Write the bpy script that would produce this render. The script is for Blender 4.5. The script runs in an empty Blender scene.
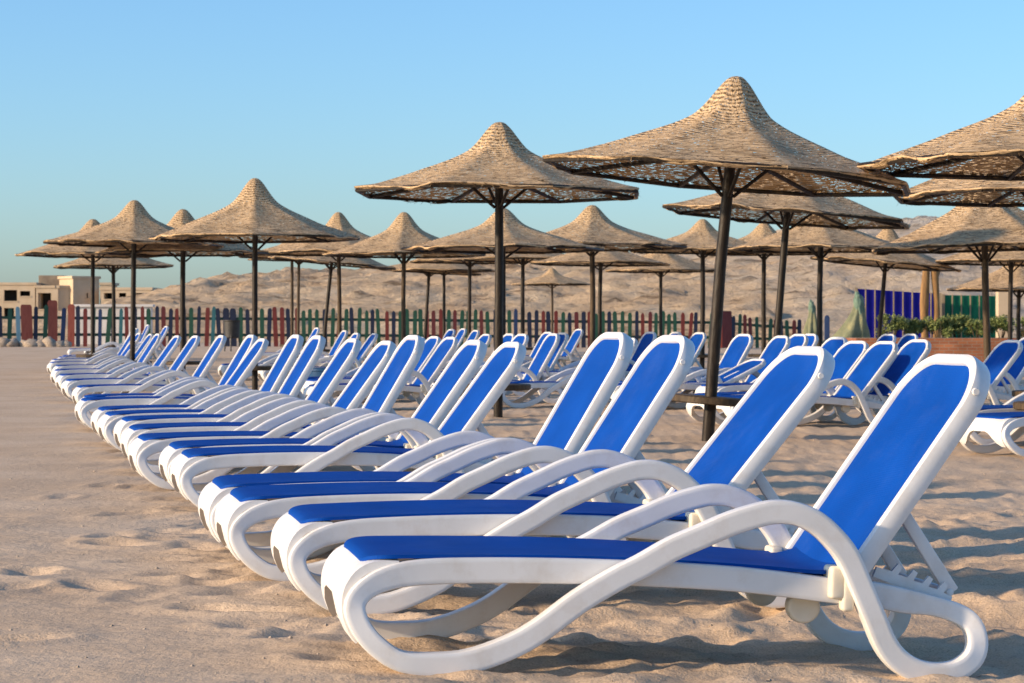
import bpy, bmesh, math, random
import numpy as np
from mathutils import Vector, Matrix
R = math.radians
C = bpy.context.scene.collection
random.seed(4); rng = np.random.default_rng(4)

F_PX = 2320.0; CAM_H = .891; HOR = 328.0; CX = 512.0      # lens in pixels, eye height, horizon row

# ---------------------------------------------------------------- noise and terrain
def vnoise(x, y, seed=0):
    x = np.asarray(x, float); y = np.asarray(y, float)
    xi = np.floor(x).astype(np.int64); yi = np.floor(y).astype(np.int64)
    fx = x - xi; fy = y - yi
    fx = fx*fx*fx*(fx*(fx*6-15)+10); fy = fy*fy*fy*(fy*(fy*6-15)+10)
    def h(a, b):
        n = (a*374761393 + b*668265263 + seed*974634777) & 0xffffffff
        n = ((n ^ (n >> 13))*1274126177) & 0xffffffff
        return ((n ^ (n >> 16)) & 0xffff)/65535.0
    a = h(xi, yi); b = h(xi+1, yi); c = h(xi, yi+1); d = h(xi+1, yi+1)
    return (a*(1-fx)+b*fx)*(1-fy) + (c*(1-fx)+d*fx)*fy - .5
def fbm(x, y, seed=0, oct=4, gain=.5):
    s = 0; a = 1
    for k in range(oct):
        s = s + a*vnoise(x*2**k+17.3*k, y*2**k-9.1*k, seed+k); a *= gain
    return s
def smooth(t):
    t = np.clip(t, 0, 1); return t*t*(3-2*t)
def ground(x, y):                                          # the beach: dips a little, then climbs to the fence
    x = np.asarray(x, float); y = np.asarray(y, float)
    a = -.10*(1-np.exp(-np.clip(y-5.7, 0, 1e4)/8.5))
    amp = .29 - .10*smooth((x+15)/28)
    return a + amp*smooth((y-38)/46)
def gz(x, y): return float(ground(x, y))

# ---------------------------------------------------------------- materials
def nodes_of(name):
    m = bpy.data.materials.new(name); m.use_nodes = True
    nt = m.node_tree; b = nt.nodes['Principled BSDF']
    return m, nt, b, nt.links
def N(nt, t, **kw):
    n = nt.nodes.new(t)
    for k, v in kw.items():
        if k in n.inputs: n.inputs[k].default_value = v
        else: setattr(n, k, v)
    return n
def ramp(nt, stops):
    r = nt.nodes.new('ShaderNodeValToRGB')
    e = r.color_ramp.elements
    while len(e) < len(stops): e.new(.5)
    for i, (p, c) in enumerate(stops):
        e[i].position = p; e[i].color = (*c, 1) if len(c) == 3 else c
    return r
def mat(name, stops, scale=6, rough=.6, bump=.2, bscale=40, detail=5, dist=.01, coord='Object', spec=.5, stretch=(1,1,1)):
    m, nt, b, L = nodes_of(name)
    tc = N(nt, 'ShaderNodeTexCoord'); mp = N(nt, 'ShaderNodeMapping'); mp.inputs['Scale'].default_value = stretch
    L.new(tc.outputs[coord], mp.inputs[0])
    n = N(nt, 'ShaderNodeTexNoise', Scale=scale, Detail=detail, Roughness=.6); L.new(mp.outputs[0], n.inputs['Vector'])
    r = ramp(nt, stops); L.new(n.outputs[0], r.inputs[0]); L.new(r.outputs[0], b.inputs['Base Color'])
    b.inputs['Roughness'].default_value = rough; b.inputs['Specular IOR Level'].default_value = spec
    if bump:
        n2 = N(nt, 'ShaderNodeTexNoise', Scale=bscale, Detail=4); L.new(mp.outputs[0], n2.inputs['Vector'])
        bp = N(nt, 'ShaderNodeBump', Strength=bump, Distance=dist); L.new(n2.outputs[0], bp.inputs['Height'])
        L.new(bp.outputs[0], b.inputs['Normal'])
    return m

M = {}
M['white'] = mat('white_resin', [(.25, (.66, .645, .61)), (.5, (.73, .715, .685)), (.8, (.76, .75, .72))], scale=5, rough=.38, bump=.06, bscale=90, dist=.003)
def white_mat():
    m = M['white']; nt = m.node_tree; b = nt.nodes['Principled BSDF']; L = nt.links
    old = b.inputs['Base Color'].links[0].from_socket
    tc = N(nt, 'ShaderNodeTexCoord'); n = N(nt, 'ShaderNodeTexNoise', Scale=9.0, Detail=8.0, Roughness=.7); L.new(tc.outputs['Object'], n.inputs['Vector'])
    oi = N(nt, 'ShaderNodeObjectInfo'); vm = N(nt, 'ShaderNodeVectorMath', operation='ADD'); L.new(tc.outputs['Object'], vm.inputs[0]); L.new(oi.outputs['Location'], vm.inputs[1]); L.new(vm.outputs[0], n.inputs['Vector'])
    r = ramp(nt, [(.50, (0, 0, 0)), (.68, (1, 1, 1))]); L.new(n.outputs[0], r.inputs[0])
    k = N(nt, 'ShaderNodeMath', operation='MULTIPLY'); L.new(r.outputs[0], k.inputs[0]); k.inputs[1].default_value = .30
    mx = N(nt, 'ShaderNodeMix', data_type='RGBA'); L.new(k.outputs[0], mx.inputs[0]); L.new(old, mx.inputs[6]); mx.inputs[7].default_value = (.52, .43, .33, 1)
    L.new(mx.outputs[2], b.inputs['Base Color'])
white_mat()
M['cream'] = mat('cream_resin', [(.3, (.62, .55, .42)), (.7, (.74, .68, .56))], scale=9, rough=.5, bump=.05)
M['pole'] = mat('tarred_pole', [(.3, (.010, .007, .004)), (.55, (.024, .016, .009)), (.8, (.075, .050, .024))], scale=7, rough=.5, bump=.5, bscale=14, dist=.01, spec=.25, stretch=(3, 3, .7))
M['pole_tan'] = mat('weathered_pole', [(.3, (.03, .02, .012)), (.55, (.075, .050, .026)), (.8, (.15, .10, .05))], scale=7, rough=.6, spec=.25, bump=.5, bscale=14, dist=.01, stretch=(3, 3, .7))
M['rail_green'] = mat('green_rail_paint', [(.3, (.015, .05, .03)), (.7, (.03, .09, .05))], scale=4, rough=.6)
PC = {'red': ((.13, .016, .010), (.22, .035, .022)), 'green': ((.010, .055, .028), (.022, .10, .05)),
      'navy': ((.006, .010, .028), (.014, .022, .052)), 'teal': ((.02, .11, .12), (.05, .18, .18)),
      'blue': ((.012, .03, .085), (.025, .055, .14)), 'maroon': ((.10, .012, .012), (.16, .03, .025)),
      'sky': ((.16, .30, .34), (.26, .42, .46)), 'brick': ((.26, .05, .026), (.36, .09, .05))}
for k, (a, b_) in PC.items():
    M['picket_'+k] = mat('paint_'+k, [(.3, a), (.75, b_)], scale=5, rough=.6, bump=.15, stretch=(2, 2, .6))

def sling_mat():
    m, nt, b, L = nodes_of('blue_mesh_fabric')
    tc = N(nt, 'ShaderNodeTexCoord')
    n = N(nt, 'ShaderNodeTexNoise', Scale=4.0, Detail=6.0); L.new(tc.outputs['Object'], n.inputs['Vector'])
    r = ramp(nt, [(.25, (.0005, .043, .245)), (.55, (.0008, .054, .305)), (.8, (.002, .063, .345))]); L.new(n.outputs[0], r.inputs[0])
    dn = N(nt, 'ShaderNodeTexNoise', Scale=3.0, Detail=9.0, Roughness=.72); oi = N(nt, 'ShaderNodeObjectInfo'); vm = N(nt, 'ShaderNodeVectorMath', operation='ADD')
    L.new(tc.outputs['Object'], vm.inputs[0]); L.new(oi.outputs['Location'], vm.inputs[1]); L.new(vm.outputs[0], dn.inputs['Vector'])
    dr = ramp(nt, [(.52, (0, 0, 0)), (.78, (.16, .16, .16))]); L.new(dn.outputs[0], dr.inputs[0])
    mx = N(nt, 'ShaderNodeMix', data_type='RGBA'); L.new(dr.outputs[0], mx.inputs[0]); L.new(r.outputs[0], mx.inputs[6]); mx.inputs[7].default_value = (.10, .16, .38, 1)
    L.new(mx.outputs[2], b.inputs['Base Color'])
    b.inputs['Roughness'].default_value = .7; b.inputs['Specular IOR Level'].default_value = .08
    w1 = N(nt, 'ShaderNodeTexWave', Scale=55.0, bands_direction='X'); w2 = N(nt, 'ShaderNodeTexWave', Scale=55.0, bands_direction='Y')
    L.new(tc.outputs['Object'], w1.inputs[0]); L.new(tc.outputs['Object'], w2.inputs[0])
    mu = N(nt, 'ShaderNodeMath', operation='MULTIPLY'); L.new(w1.outputs[1], mu.inputs[0]); L.new(w2.outputs[1], mu.inputs[1])
    bp = N(nt, 'ShaderNodeBump', Strength=.25, Distance=.002); L.new(mu.outputs[0], bp.inputs['Height']); L.new(bp.outputs[0], b.inputs['Normal'])
    return m
M['sling'] = sling_mat()

def weave_mat():                                           # hand-woven reed: rows of strands with small see-through gaps
    m, nt, b, L = nodes_of('woven_reed')
    uv = N(nt, 'ShaderNodeUVMap'); tc = N(nt, 'ShaderNodeTexCoord')
    def streak(su, sv, det, off=0.):
        mp = N(nt, 'ShaderNodeMapping'); mp.inputs['Scale'].default_value = (su, sv, 1); mp.inputs['Location'].default_value = (off, off*.7, off*.3)
        L.new(uv.outputs[0], mp.inputs[0]); n = N(nt, 'ShaderNodeTexNoise', Scale=1.0, Detail=det, Roughness=.6); L.new(mp.outputs[0], n.inputs['Vector']); return n
    st1 = streak(7, 29, 3.0); st2 = streak(15, 50, 2.0, 7.3); gapn = streak(22, 46, 1.0, 3.1)
    nz = N(nt, 'ShaderNodeTexNoise', Scale=5.0, Detail=3.0); L.new(tc.outputs['Object'], nz.inputs['Vector'])
    sp = N(nt, 'ShaderNodeSeparateXYZ'); L.new(uv.outputs[0], sp.inputs[0])
    row = N(nt, 'ShaderNodeMath', operation='MULTIPLY_ADD'); L.new(sp.outputs[1], row.inputs[0]); row.inputs[1].default_value = 2*math.pi/.046
    jit = N(nt, 'ShaderNodeMath', operation='MULTIPLY'); L.new(nz.outputs[0], jit.inputs[0]); jit.inputs[1].default_value = 9.0; L.new(jit.outputs[0], row.inputs[2])
    sn = N(nt, 'ShaderNodeMath', operation='SINE'); L.new(row.outputs[0], sn.inputs[0])
    hh = N(nt, 'ShaderNodeMath', operation='MULTIPLY_ADD'); L.new(sn.outputs[0], hh.inputs[0]); hh.inputs[1].default_value = .12; L.new(st1.outputs[0], hh.inputs[2])
    h2 = N(nt, 'ShaderNodeMath', operation='MULTIPLY_ADD'); L.new(st2.outputs[0], h2.inputs[0]); h2.inputs[1].default_value = .35; L.new(hh.outputs[0], h2.inputs[2])
    r = ramp(nt, [(.44, (.085, .052, .025)), (.55, (.30, .195, .10)), (.66, (.53, .36, .195)), (.84, (.70, .50, .29))]); L.new(h2.outputs[0], r.inputs[0])
    big = N(nt, 'ShaderNodeTexNoise', Scale=2.2, Detail=5.0); L.new(tc.outputs['Object'], big.inputs['Vector'])
    rb = ramp(nt, [(.3, (.78, .76, .72)), (.55, (1, 1, 1)), (.75, (1.0, .97, .90))]); L.new(big.outputs[0], rb.inputs[0])
    m1 = N(nt, 'ShaderNodeMix', data_type='RGBA', blend_type='MULTIPLY'); m1.inputs[0].default_value = 1
    L.new(r.outputs[0], m1.inputs[6]); L.new(rb.outputs[0], m1.inputs[7]); L.new(m1.outputs[2], b.inputs['Base Color'])
    b.inputs['Roughness'].default_value = .85; b.inputs['Specular IOR Level'].default_value = .2
    bp = N(nt, 'ShaderNodeBump', Strength=.7, Distance=.03); L.new(h2.outputs[0], bp.inputs['Height']); L.new(bp.outputs[0], b.inputs['Normal'])
    g2 = N(nt, 'ShaderNodeMath', operation='MULTIPLY_ADD'); L.new(sn.outputs[0], g2.inputs[0]); g2.inputs[1].default_value = -.06; L.new(gapn.outputs[0], g2.inputs[2])
    al = N(nt, 'ShaderNodeMath', operation='LESS_THAN'); L.new(g2.outputs[0], al.inputs[0]); al.inputs[1].default_value = .625
    L.new(al.outputs[0], b.inputs['Alpha'])
    return m
M['weave'] = weave_mat()

def sand_mat():
    m, nt, b, L = nodes_of('beach_sand')
    tc = N(nt, 'ShaderNodeTexCoord')
    n1 = N(nt, 'ShaderNodeTexNoise', Scale=.9, Detail=8.0, Roughness=.62); L.new(tc.outputs['Object'], n1.inputs['Vector'])
    r1 = ramp(nt, [(.28, (.49, .35, .225)), (.5, (.59, .435, .288)), (.75, (.65, .50, .348))]); L.new(n1.outputs[0], r1.inputs[0])
    n2 = N(nt, 'ShaderNodeTexNoise', Scale=160.0, Detail=3.0); L.new(tc.outputs['Object'], n2.inputs['Vector'])
    r2 = ramp(nt, [(.3, (.72, .70, .68)), (.5, (1, 1, 1)), (.72, (1.10, 1.10, 1.10))]); L.new(n2.outputs[0], r2.inputs[0])
    mx = N(nt, 'ShaderNodeMix', data_type='RGBA', blend_type='MULTIPLY'); mx.inputs[0].default_value = 1
    L.new(r1.outputs[0], mx.inputs[6]); L.new(r2.outputs[0], mx.inputs[7]); L.new(mx.outputs[2], b.inputs['Base Color'])
    b.inputs['Roughness'].default_value = .95; b.inputs['Specular IOR Level'].default_value = .15
    n3 = N(nt, 'ShaderNodeTexNoise', Scale=22.0, Detail=6.0, Roughness=.65); L.new(tc.outputs['Object'], n3.inputs['Vector'])
    b1 = N(nt, 'ShaderNodeBump', Strength=.5, Distance=.018); L.new(n3.outputs[0], b1.inputs['Height'])
    b2 = N(nt, 'ShaderNodeBump', Strength=.5, Distance=.003); L.new(n2.outputs[0], b2.inputs['Height']); L.new(b1.outputs[0], b2.inputs['Normal'])
    L.new(b2.outputs[0], b.inputs['Normal'])
    return m
M['sand'] = sand_mat()

def rock_mat():
    m, nt, b, L = nodes_of('desert_rock')
    tc = N(nt, 'ShaderNodeTexCoord')
    n1 = N(nt, 'ShaderNodeTexNoise', Scale=.16, Detail=9.0, Roughness=.66); L.new(tc.outputs['Object'], n1.inputs['Vector'])
    r1 = ramp(nt, [(.3, (.45, .32, .20)), (.48, (.58, .42, .26)), (.6, (.63, .475, .30)), (.78, (.57, .455, .32))]); L.new(n1.outputs[0], r1.inputs[0])
    # greyer towards the right-hand end of the ridge: the slope's shade put into the colour
    sx = N(nt, 'ShaderNodeSeparateXYZ'); L.new(tc.outputs['Object'], sx.inputs[0])
    mr = N(nt, 'ShaderNodeMapRange'); mr.inputs[1].default_value = 10; mr.inputs[2].default_value = 34; L.new(sx.outputs[0], mr.inputs[0])
    md = N(nt, 'ShaderNodeMath', operation='MULTIPLY_ADD'); L.new(n1.outputs[0], md.inputs[0]); md.inputs[1].default_value = 1.6; md.inputs[2].default_value = -.8
    sm = N(nt, 'ShaderNodeMath', operation='ADD', use_clamp=True); L.new(mr.outputs[0], sm.inputs[0]); L.new(md.outputs[0], sm.inputs[1])
    mx = N(nt, 'ShaderNodeMix', data_type='RGBA'); L.new(sm.outputs[0], mx.inputs[0]); L.new(r1.outputs[0], mx.inputs[6])
    n4 = N(nt, 'ShaderNodeTexNoise', Scale=.5, Detail=8.0, Roughness=.7); L.new(tc.outputs['Object'], n4.inputs['Vector'])
    r4 = ramp(nt, [(.32, (.34, .29, .22)), (.5, (.50, .455, .385)), (.7, (.57, .53, .465))]); L.new(n4.outputs[0], r4.inputs[0]); L.new(r4.outputs[0], mx.inputs[7])
    mp = N(nt, 'ShaderNodeMapping'); mp.inputs['Rotation'].default_value = (0, R(-32), R(20)); mp.inputs['Scale'].default_value = (.25, .5, 1.1); L.new(tc.outputs['Object'], mp.inputs[0])
    n5 = N(nt, 'ShaderNodeTexNoise', Scale=1.0, Detail=6.0, Roughness=.7, Distortion=.8); L.new(mp.outputs[0], n5.inputs['Vector'])
    r5 = ramp(nt, [(.36, (.42, .40, .38)), (.47, (1, 1, 1)), (1, (1, 1, 1))]); L.new(n5.outputs[0], r5.inputs[0])
    m5 = N(nt, 'ShaderNodeMix', data_type='RGBA', blend_type='MULTIPLY'); m5.inputs[0].default_value = 1; L.new(mx.outputs[2], m5.inputs[6]); L.new(r5.outputs[0], m5.inputs[7])
    L.new(m5.outputs[2], b.inputs['Base Color']); b.inputs['Roughness'].default_value = .95; b.inputs['Specular IOR Level'].default_value = .1
    n3 = N(nt, 'ShaderNodeTexNoise', Scale=1.1, Detail=9.0, Roughness=.7); L.new(tc.outputs['Object'], n3.inputs['Vector'])
    bp = N(nt, 'ShaderNodeBump', Strength=.9, Distance=.6); L.new(n3.outputs[0], bp.inputs['Height']); L.new(bp.outputs[0], b.inputs['Normal'])
    return m
M['rock'] = rock_mat()
M['stone'] = mat('fieldstone', [(.3, (.26, .20, .14)), (.7, (.46, .37, .28))], scale=5, rough=.95, bump=.6, bscale=12, dist=.03)
M['plaster'] = mat('sand_plaster', [(.3, (.46, .345, .22)), (.6, (.56, .435, .29)), (.8, (.62, .50, .36))], scale=.6, rough=.9, bump=.2, bscale=6)
M['plaster_pale'] = mat('pale_plaster', [(.3, (.50, .47, .43)), (.7, (.66, .63, .58))], scale=.7, rough=.9, bump=.2, bscale=6)
M['plaster_dark'] = mat('weathered_block', [(.3, (.19, .14, .10)), (.7, (.32, .25, .17))], scale=1.2, rough=.95, bump=.3, bscale=6)
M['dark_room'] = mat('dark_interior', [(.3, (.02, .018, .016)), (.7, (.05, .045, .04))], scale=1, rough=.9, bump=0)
M['timber'] = mat('brown_timber', [(.3, (.13, .065, .02)), (.6, (.30, .16, .05)), (.8, (.40, .23, .09))], scale=5, rough=.8, bump=.6, bscale=10, dist=.03, stretch=(2, 2, .4))
M['blue_sheet'] = mat('blue_sheet_paint', [(.3, (.008, .008, .19)), (.7, (.013, .014, .28))], scale=2, rough=.8, bump=.1, spec=.15)
M['green_sheet'] = mat('green_sheet_paint', [(.3, (.008, .11, .06)), (.7, (.015, .17, .09))], scale=2, rough=.8, bump=.1, spec=.15)
M['post_tan'] = mat('tan_batten', [(.3, (.20, .15, .09)), (.7, (.34, .26, .16))], scale=3, rough=.8)
M['leaf'] = mat('shrub_leaf', [(.3, (.09, .125, .028)), (.5, (.17, .21, .055)), (.75, (.31, .31, .10))], scale=7, rough=.6, bump=0)
M['twig'] = mat('shrub_twig', [(.3, (.06, .04, .02)), (.7, (.12, .09, .05))], scale=9, rough=.9)
M['netting'] = mat('green_netting', [(.3, (.11, .125, .065)), (.5, (.19, .20, .115)), (.72, (.33, .30, .14))], scale=2.2, rough=.9, bump=.6, bscale=18, dist=.03)
M['netting_teal'] = mat('teal_netting', [(.3, (.08, .15, .115)), (.7, (.18, .25, .18))], scale=5, rough=.9, bump=.6, bscale=18, dist=.03)
M['tub'] = mat('blue_tub_plastic', [(.3, (.006, .05, .13)), (.7, (.012, .08, .19))], scale=3, rough=.4, bump=.05)
M['soil'] = mat('dry_soil', [(.3, (.07, .045, .03)), (.7, (.15, .10, .07))], scale=6, rough=.95, bump=.6)
M['bin'] = mat('dark_bin_paint', [(.3, (.012, .012, .012)), (.7, (.04, .036, .03))], scale=4, rough=.6, bump=.2)
def brick_mat():
    m, nt, b, L = nodes_of('orange_brick')
    tc = N(nt, 'ShaderNodeTexCoord'); mp = N(nt, 'ShaderNodeMapping'); mp.inputs['Rotation'].default_value = (R(90), 0, 0); L.new(tc.outputs['Object'], mp.inputs[0])
    br = nt.nodes.new('ShaderNodeTexBrick'); L.new(mp.outputs[0], br.inputs['Vector'])
    br.inputs['Scale'].default_value = 1; br.inputs['Brick Width'].default_value = .24; br.inputs['Row Height'].default_value = .08; br.inputs['Mortar Size'].default_value = .008
    br.inputs['Color1'].default_value = (.42, .15, .06, 1); br.inputs['Color2'].default_value = (.30, .10, .045, 1); br.inputs['Mortar'].default_value = (.30, .22, .15, 1)
    n = N(nt, 'ShaderNodeTexNoise', Scale=1.4, Detail=7.0); L.new(tc.outputs['Object'], n.inputs['Vector'])
    r = ramp(nt, [(.3, (.6, .58, .56)), (.7, (1.1, 1.1, 1.1))]); L.new(n.outputs[0], r.inputs[0])
    mx = N(nt, 'ShaderNodeMix', data_type='RGBA', blend_type='MULTIPLY'); mx.inputs[0].default_value = 1
    L.new(br.outputs[0], mx.inputs[6]); L.new(r.outputs[0], mx.inputs[7]); L.new(mx.outputs[2], b.inputs['Base Color'])
    b.inputs['Roughness'].default_value = .9
    bp = N(nt, 'ShaderNodeBump', Strength=.4, Distance=.01, invert=True); L.new(br.outputs['Fac'], bp.inputs['Height']); L.new(bp.outputs[0], b.inputs['Normal'])
    return m
M['brick'] = brick_mat()

# ---------------------------------------------------------------- mesh helpers
class MB:
    def __init__(s): s.v = []; s.f = []; s.uv = []; s.has_uv = False
    def add(s, verts, faces, uvs=None):
        o = len(s.v); s.v += [tuple(map(float, p)) for p in verts]
        for i, f in enumerate(faces):
            s.f.append(tuple(o+k for k in f)); s.uv.append(uvs[i] if uvs else None)
        if uvs: s.has_uv = True
    def box(s, c, size, rot=None):
        x, y, z = [k/2 for k in size]
        P = [Vector((sx*x, sy*y, sz*z)) for sx in (-1, 1) for sy in (-1, 1) for sz in (-1, 1)]
        if rot is not None: P = [rot @ p for p in P]
        P = [p + Vector(c) for p in P]
        s.add(P, [(0, 1, 3, 2), (4, 6, 7, 5), (0, 4, 5, 1), (2, 3, 7, 6), (0, 2, 6, 4), (1, 5, 7, 3)])
    def tube(s, pts, rad, n=10, caps=True):
        pts = [Vector(p) for p in pts]; m = len(pts)
        rads = rad if isinstance(rad, (list, tuple)) else [rad]*m
        base = None; rings = []
        for i, p in enumerate(pts):
            t = (pts[min(i+1, m-1)]-pts[max(i-1, 0)]).normalized()
            if base is None:
                base = t.orthogonal().normalized()
            base = (base - t*base.dot(t)).normalized(); b2 = t.cross(base)
            rings.append([p + (base*math.cos(2*math.pi*k/n) + b2*math.sin(2*math.pi*k/n))*rads[i] for k in range(n)])
        V = [v for r in rings for v in r]; Fs = []
        for i in range(m-1):
            for k in range(n):
                Fs.append((i*n+k, i*n+(k+1) % n, (i+1)*n+(k+1) % n, (i+1)*n+k))
        if caps:
            Fs.append(tuple(range(n-1, -1, -1))); Fs.append(tuple((m-1)*n+k for k in range(n)))
        s.add(V, Fs)
    def lathe(s, prof, c=(0, 0, 0), n=24):
        V = []; Fs = []
        for (r, z) in prof:
            V += [(c[0]+r*math.cos(2*math.pi*k/n), c[1]+r*math.sin(2*math.pi*k/n), c[2]+z) for k in range(n)]
        for i in range(len(prof)-1):
            for k in range(n): Fs.append((i*n+k, i*n+(k+1) % n, (i+1)*n+(k+1) % n, (i+1)*n+k))
        Fs.append(tuple(range(n-1, -1, -1))); Fs.append(tuple((len(prof)-1)*n+k for k in range(n)))
        s.add(V, Fs)
    def prism(s, poly, y0, y1):                            # poly in xz, extruded along y
        n = len(poly)
        V = [(x, y0, z) for x, z in poly] + [(x, y1, z) for x, z in poly]
        s.add(V, [tuple(range(n)), tuple(range(2*n-1, n-1, -1))] + [(i, i+n, (i+1) % n+n, (i+1) % n) for i in range(n)])
    def mesh(s, name, m, smooth=True, bevel=0, seg=2, fix=True):
        me = bpy.data.meshes.new(name); me.from_pydata(s.v, [], s.f)
        if s.has_uv:
            ul = me.uv_layers.new(name='UVMap')
            for p in me.polygons:
                u = s.uv[p.index]
                if u:
                    for li, q in zip(p.loop_indices, u): ul.data[li].uv = q
        if fix or bevel:
            bm = bmesh.new(); bm.from_mesh(me)
            bmesh.ops.recalc_face_normals(bm, faces=bm.faces)
            if bevel:
                ed = [e for e in bm.edges if len(e.link_faces) == 2 and e.calc_face_angle(0) > R(40)]
                bmesh.ops.bevel(bm, geom=ed, offset=bevel, segments=seg, affect='EDGES', profile=.5, clamp_overlap=True)
            bm.to_mesh(me); bm.free()
        me.materials.append(m)
        if smooth:
            me.polygons.foreach_set('use_smooth', [True]*len(me.polygons))
            me.set_sharp_from_angle(angle=R(42))
        return me
    def build(s, name, m, parent=None, **kw):
        return link(name, s.mesh(name, m, **kw), parent)
def link(name, me, parent=None):
    o = bpy.data.objects.new(name, me); C.objects.link(o)
    if parent: o.parent = parent
    return o
def tag(o, label=None, cat=None, group=None, kind=None):
    if label: o['label'] = label
    if cat: o['category'] = cat
    if group: o['group'] = group
    if kind: o['kind'] = kind
    return o
def empty(name, loc, rz=0):
    o = bpy.data.objects.new(name, None); C.objects.link(o); o.location = loc; o.rotation_euler = (0, 0, rz)
    o.empty_display_size = .2
    return o
def catmull(P, n, closed=True):
    P = np.array(P, float); m = len(P); out = []
    for i in range(m if closed else m-1):
        a, b, c, d = [P[(i+k) % m] if closed else P[min(max(i+k, 0), m-1)] for k in (-1, 0, 1, 2)]
        for j in range(n):
            t = j/n
            out.append(.5*((2*b)+(-a+c)*t+(2*a-5*b+4*c-d)*t*t+(-a+3*b-3*c+d)*t**3))
    if not closed: out.append(P[-1])
    return np.array(out)
def px_at(px, Y): return (px-CX)/F_PX*Y
def pz_at(py, Y): return CAM_H + (HOR-py)/F_PX*Y

# ---------------------------------------------------------------- the beach
def axis(lo, hi, fine, d0, grow=1.06, far_lo=-900, far_hi=900, dmax=60):
    a = list(np.arange(lo, hi, d0)); d = d0; x = a[-1]
    while x < far_hi: d = min(d*grow, dmax); x += d; a.append(x)
    d = d0; x = lo; pre = []
    while x > far_lo: d = min(d*grow, dmax); x -= d; pre.append(x)
    return np.array(pre[::-1]+a)
xs = axis(-2.2, 2.6, 0, .028, 1.035); ys = axis(4.2, 10.5, 0, .028, 1.028, far_lo=-60, far_hi=1500)
GX, GY = np.meshgrid(xs, ys)
Z = ground(GX, GY)
c1, s1 = math.cos(R(10.1)), math.sin(R(10.1))                  # the first lounger's rear end stands in a shallow hollow
lx = (GX+.442)*c1+(GY-5.963)*s1; ly = -(GX+.442)*s1+(GY-5.963)*c1
Z = Z - .040*np.clip(lx-.25, 0, 1.7)*smooth((3.4-lx)/1.4)*smooth((ly+1.1)/.7)*smooth((1.5-ly)/.6)
fade = np.exp(-np.clip(GY-12, 0, 1e3)/30)
row_x = -.235*(GY-5.9)-.44                                  # foot line of the front row
trod = .20 + .80*smooth((GX-row_x+.30)/.8)                  # smoother sand on the open side
Z = Z + trod*(.016*fbm(GX*1.3, GY*1.9, 3, 3) + .025*fbm(GX*4.2, GY*6.4, 11, 4, .58))*(.45+.55*fade)
Z = Z + .020*fbm(GX*10, GY*13, 21, 3, .6)*fade*trod + .02*fbm(GX*.5, GY*.5, 31, 2)*fade
for k in range(900):                                        # footprints
    if k < 420: fx, fy = rng.uniform(-2.6, 3.2), rng.uniform(4.2, 12)
    else: fx, fy = rng.uniform(-7, 12), rng.uniform(10, 34)
    rx = -.235*(fy-5.9)-.44
    if fx < rx-.2 and rng.random() < .80: continue
    if fy < 12 and fx > rx+.1 and fx < rx+2.1 and rng.random() < .5: continue
    an = rng.uniform(0, math.pi); dep = rng.uniform(.008, .024); L_ = rng.uniform(.11, .15); W_ = rng.uniform(.05, .075)
    ix = (xs > fx-.5) & (xs < fx+.5); iy = (ys > fy-.5) & (ys < fy+.5)
    if ix.sum() < 2 or iy.sum() < 2: continue
    sub = np.ix_(iy, ix); dx = GX[sub]-fx; dy = GY[sub]-fy
    u = (dx*math.cos(an)+dy*math.sin(an))/L_; w = (-dx*math.sin(an)+dy*math.cos(an))/W_
    q = u*u+w*w
    Z[sub] += -dep*np.exp(-q*.9) + dep*.55*np.exp(-(np.sqrt(q)-1.7)**2*3)
ny, nx = GX.shape
V = np.stack([GX, GY, Z], -1).reshape(-1, 3)
idx = np.arange(nx*ny).reshape(ny, nx)
Q = np.stack([idx[:-1, :-1], idx[:-1, 1:], idx[1:, 1:], idx[1:, :-1]], -1).reshape(-1, 4)
me = bpy.data.meshes.new('sand')
me.vertices.add(len(V)); me.vertices.foreach_set('co', V.ravel())
me.loops.add(Q.size); me.loops.foreach_set('vertex_index', Q.ravel().astype(np.int32))
me.polygons.add(len(Q)); me.polygons.foreach_set('loop_start', np.arange(0, Q.size, 4, dtype=np.int32)); me.polygons.foreach_set('loop_total', np.full(len(Q), 4, np.int32))
me.update(calc_edges=True); me.polygons.foreach_set('use_smooth', [True]*len(Q)); me.materials.append(M['sand'])
tag(link('sand', me), kind='structure')

# small stones and crumbs of sand
def pebble_mesh(seed):
    bm = bmesh.new(); bmesh.ops.create_icosphere(bm, subdivisions=2, radius=1)
    for v in bm.verts:
        k = 1+.5*float(fbm(v.co.x*1.3+seed, v.co.y*1.3+v.co.z*2.1, seed, 3)); v.co *= k
    m_ = bpy.data.meshes.new('rock'); bm.to_mesh(m_); bm.free(); m_.materials.append(M['stone'])
    m_.polygons.foreach_set('use_smooth', [True]*len(m_.polygons)); return m_
mb = MB()
for k in range(420):
    y = 4.5+rng.random()**1.7*16; x = rng.uniform(-.27, .3)*y*.95
    r = rng.uniform(.0025, .008); j = np.argmin(abs(xs-x)); i = np.argmin(abs(ys-y)); z = Z[i, j]
    mb.add([(x+r*1.3, y, z), (x-r*1.2, y+.2*r, z+.1*r), (x, y+r, z), (x+.1*r, y-r*1.1, z), (x+.2*r, y, z+r*.9), (x, y, z-r)],
           [(0, 2, 4), (2, 1, 4), (1, 3, 4), (3, 0, 4), (2, 0, 5), (1, 2, 5), (3, 1, 5), (0, 3, 5)])
tag(mb.build('pebbles', M['stone']), 'tiny pale pebbles scattered over the trodden sand', 'pebbles', kind='stuff')

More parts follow.
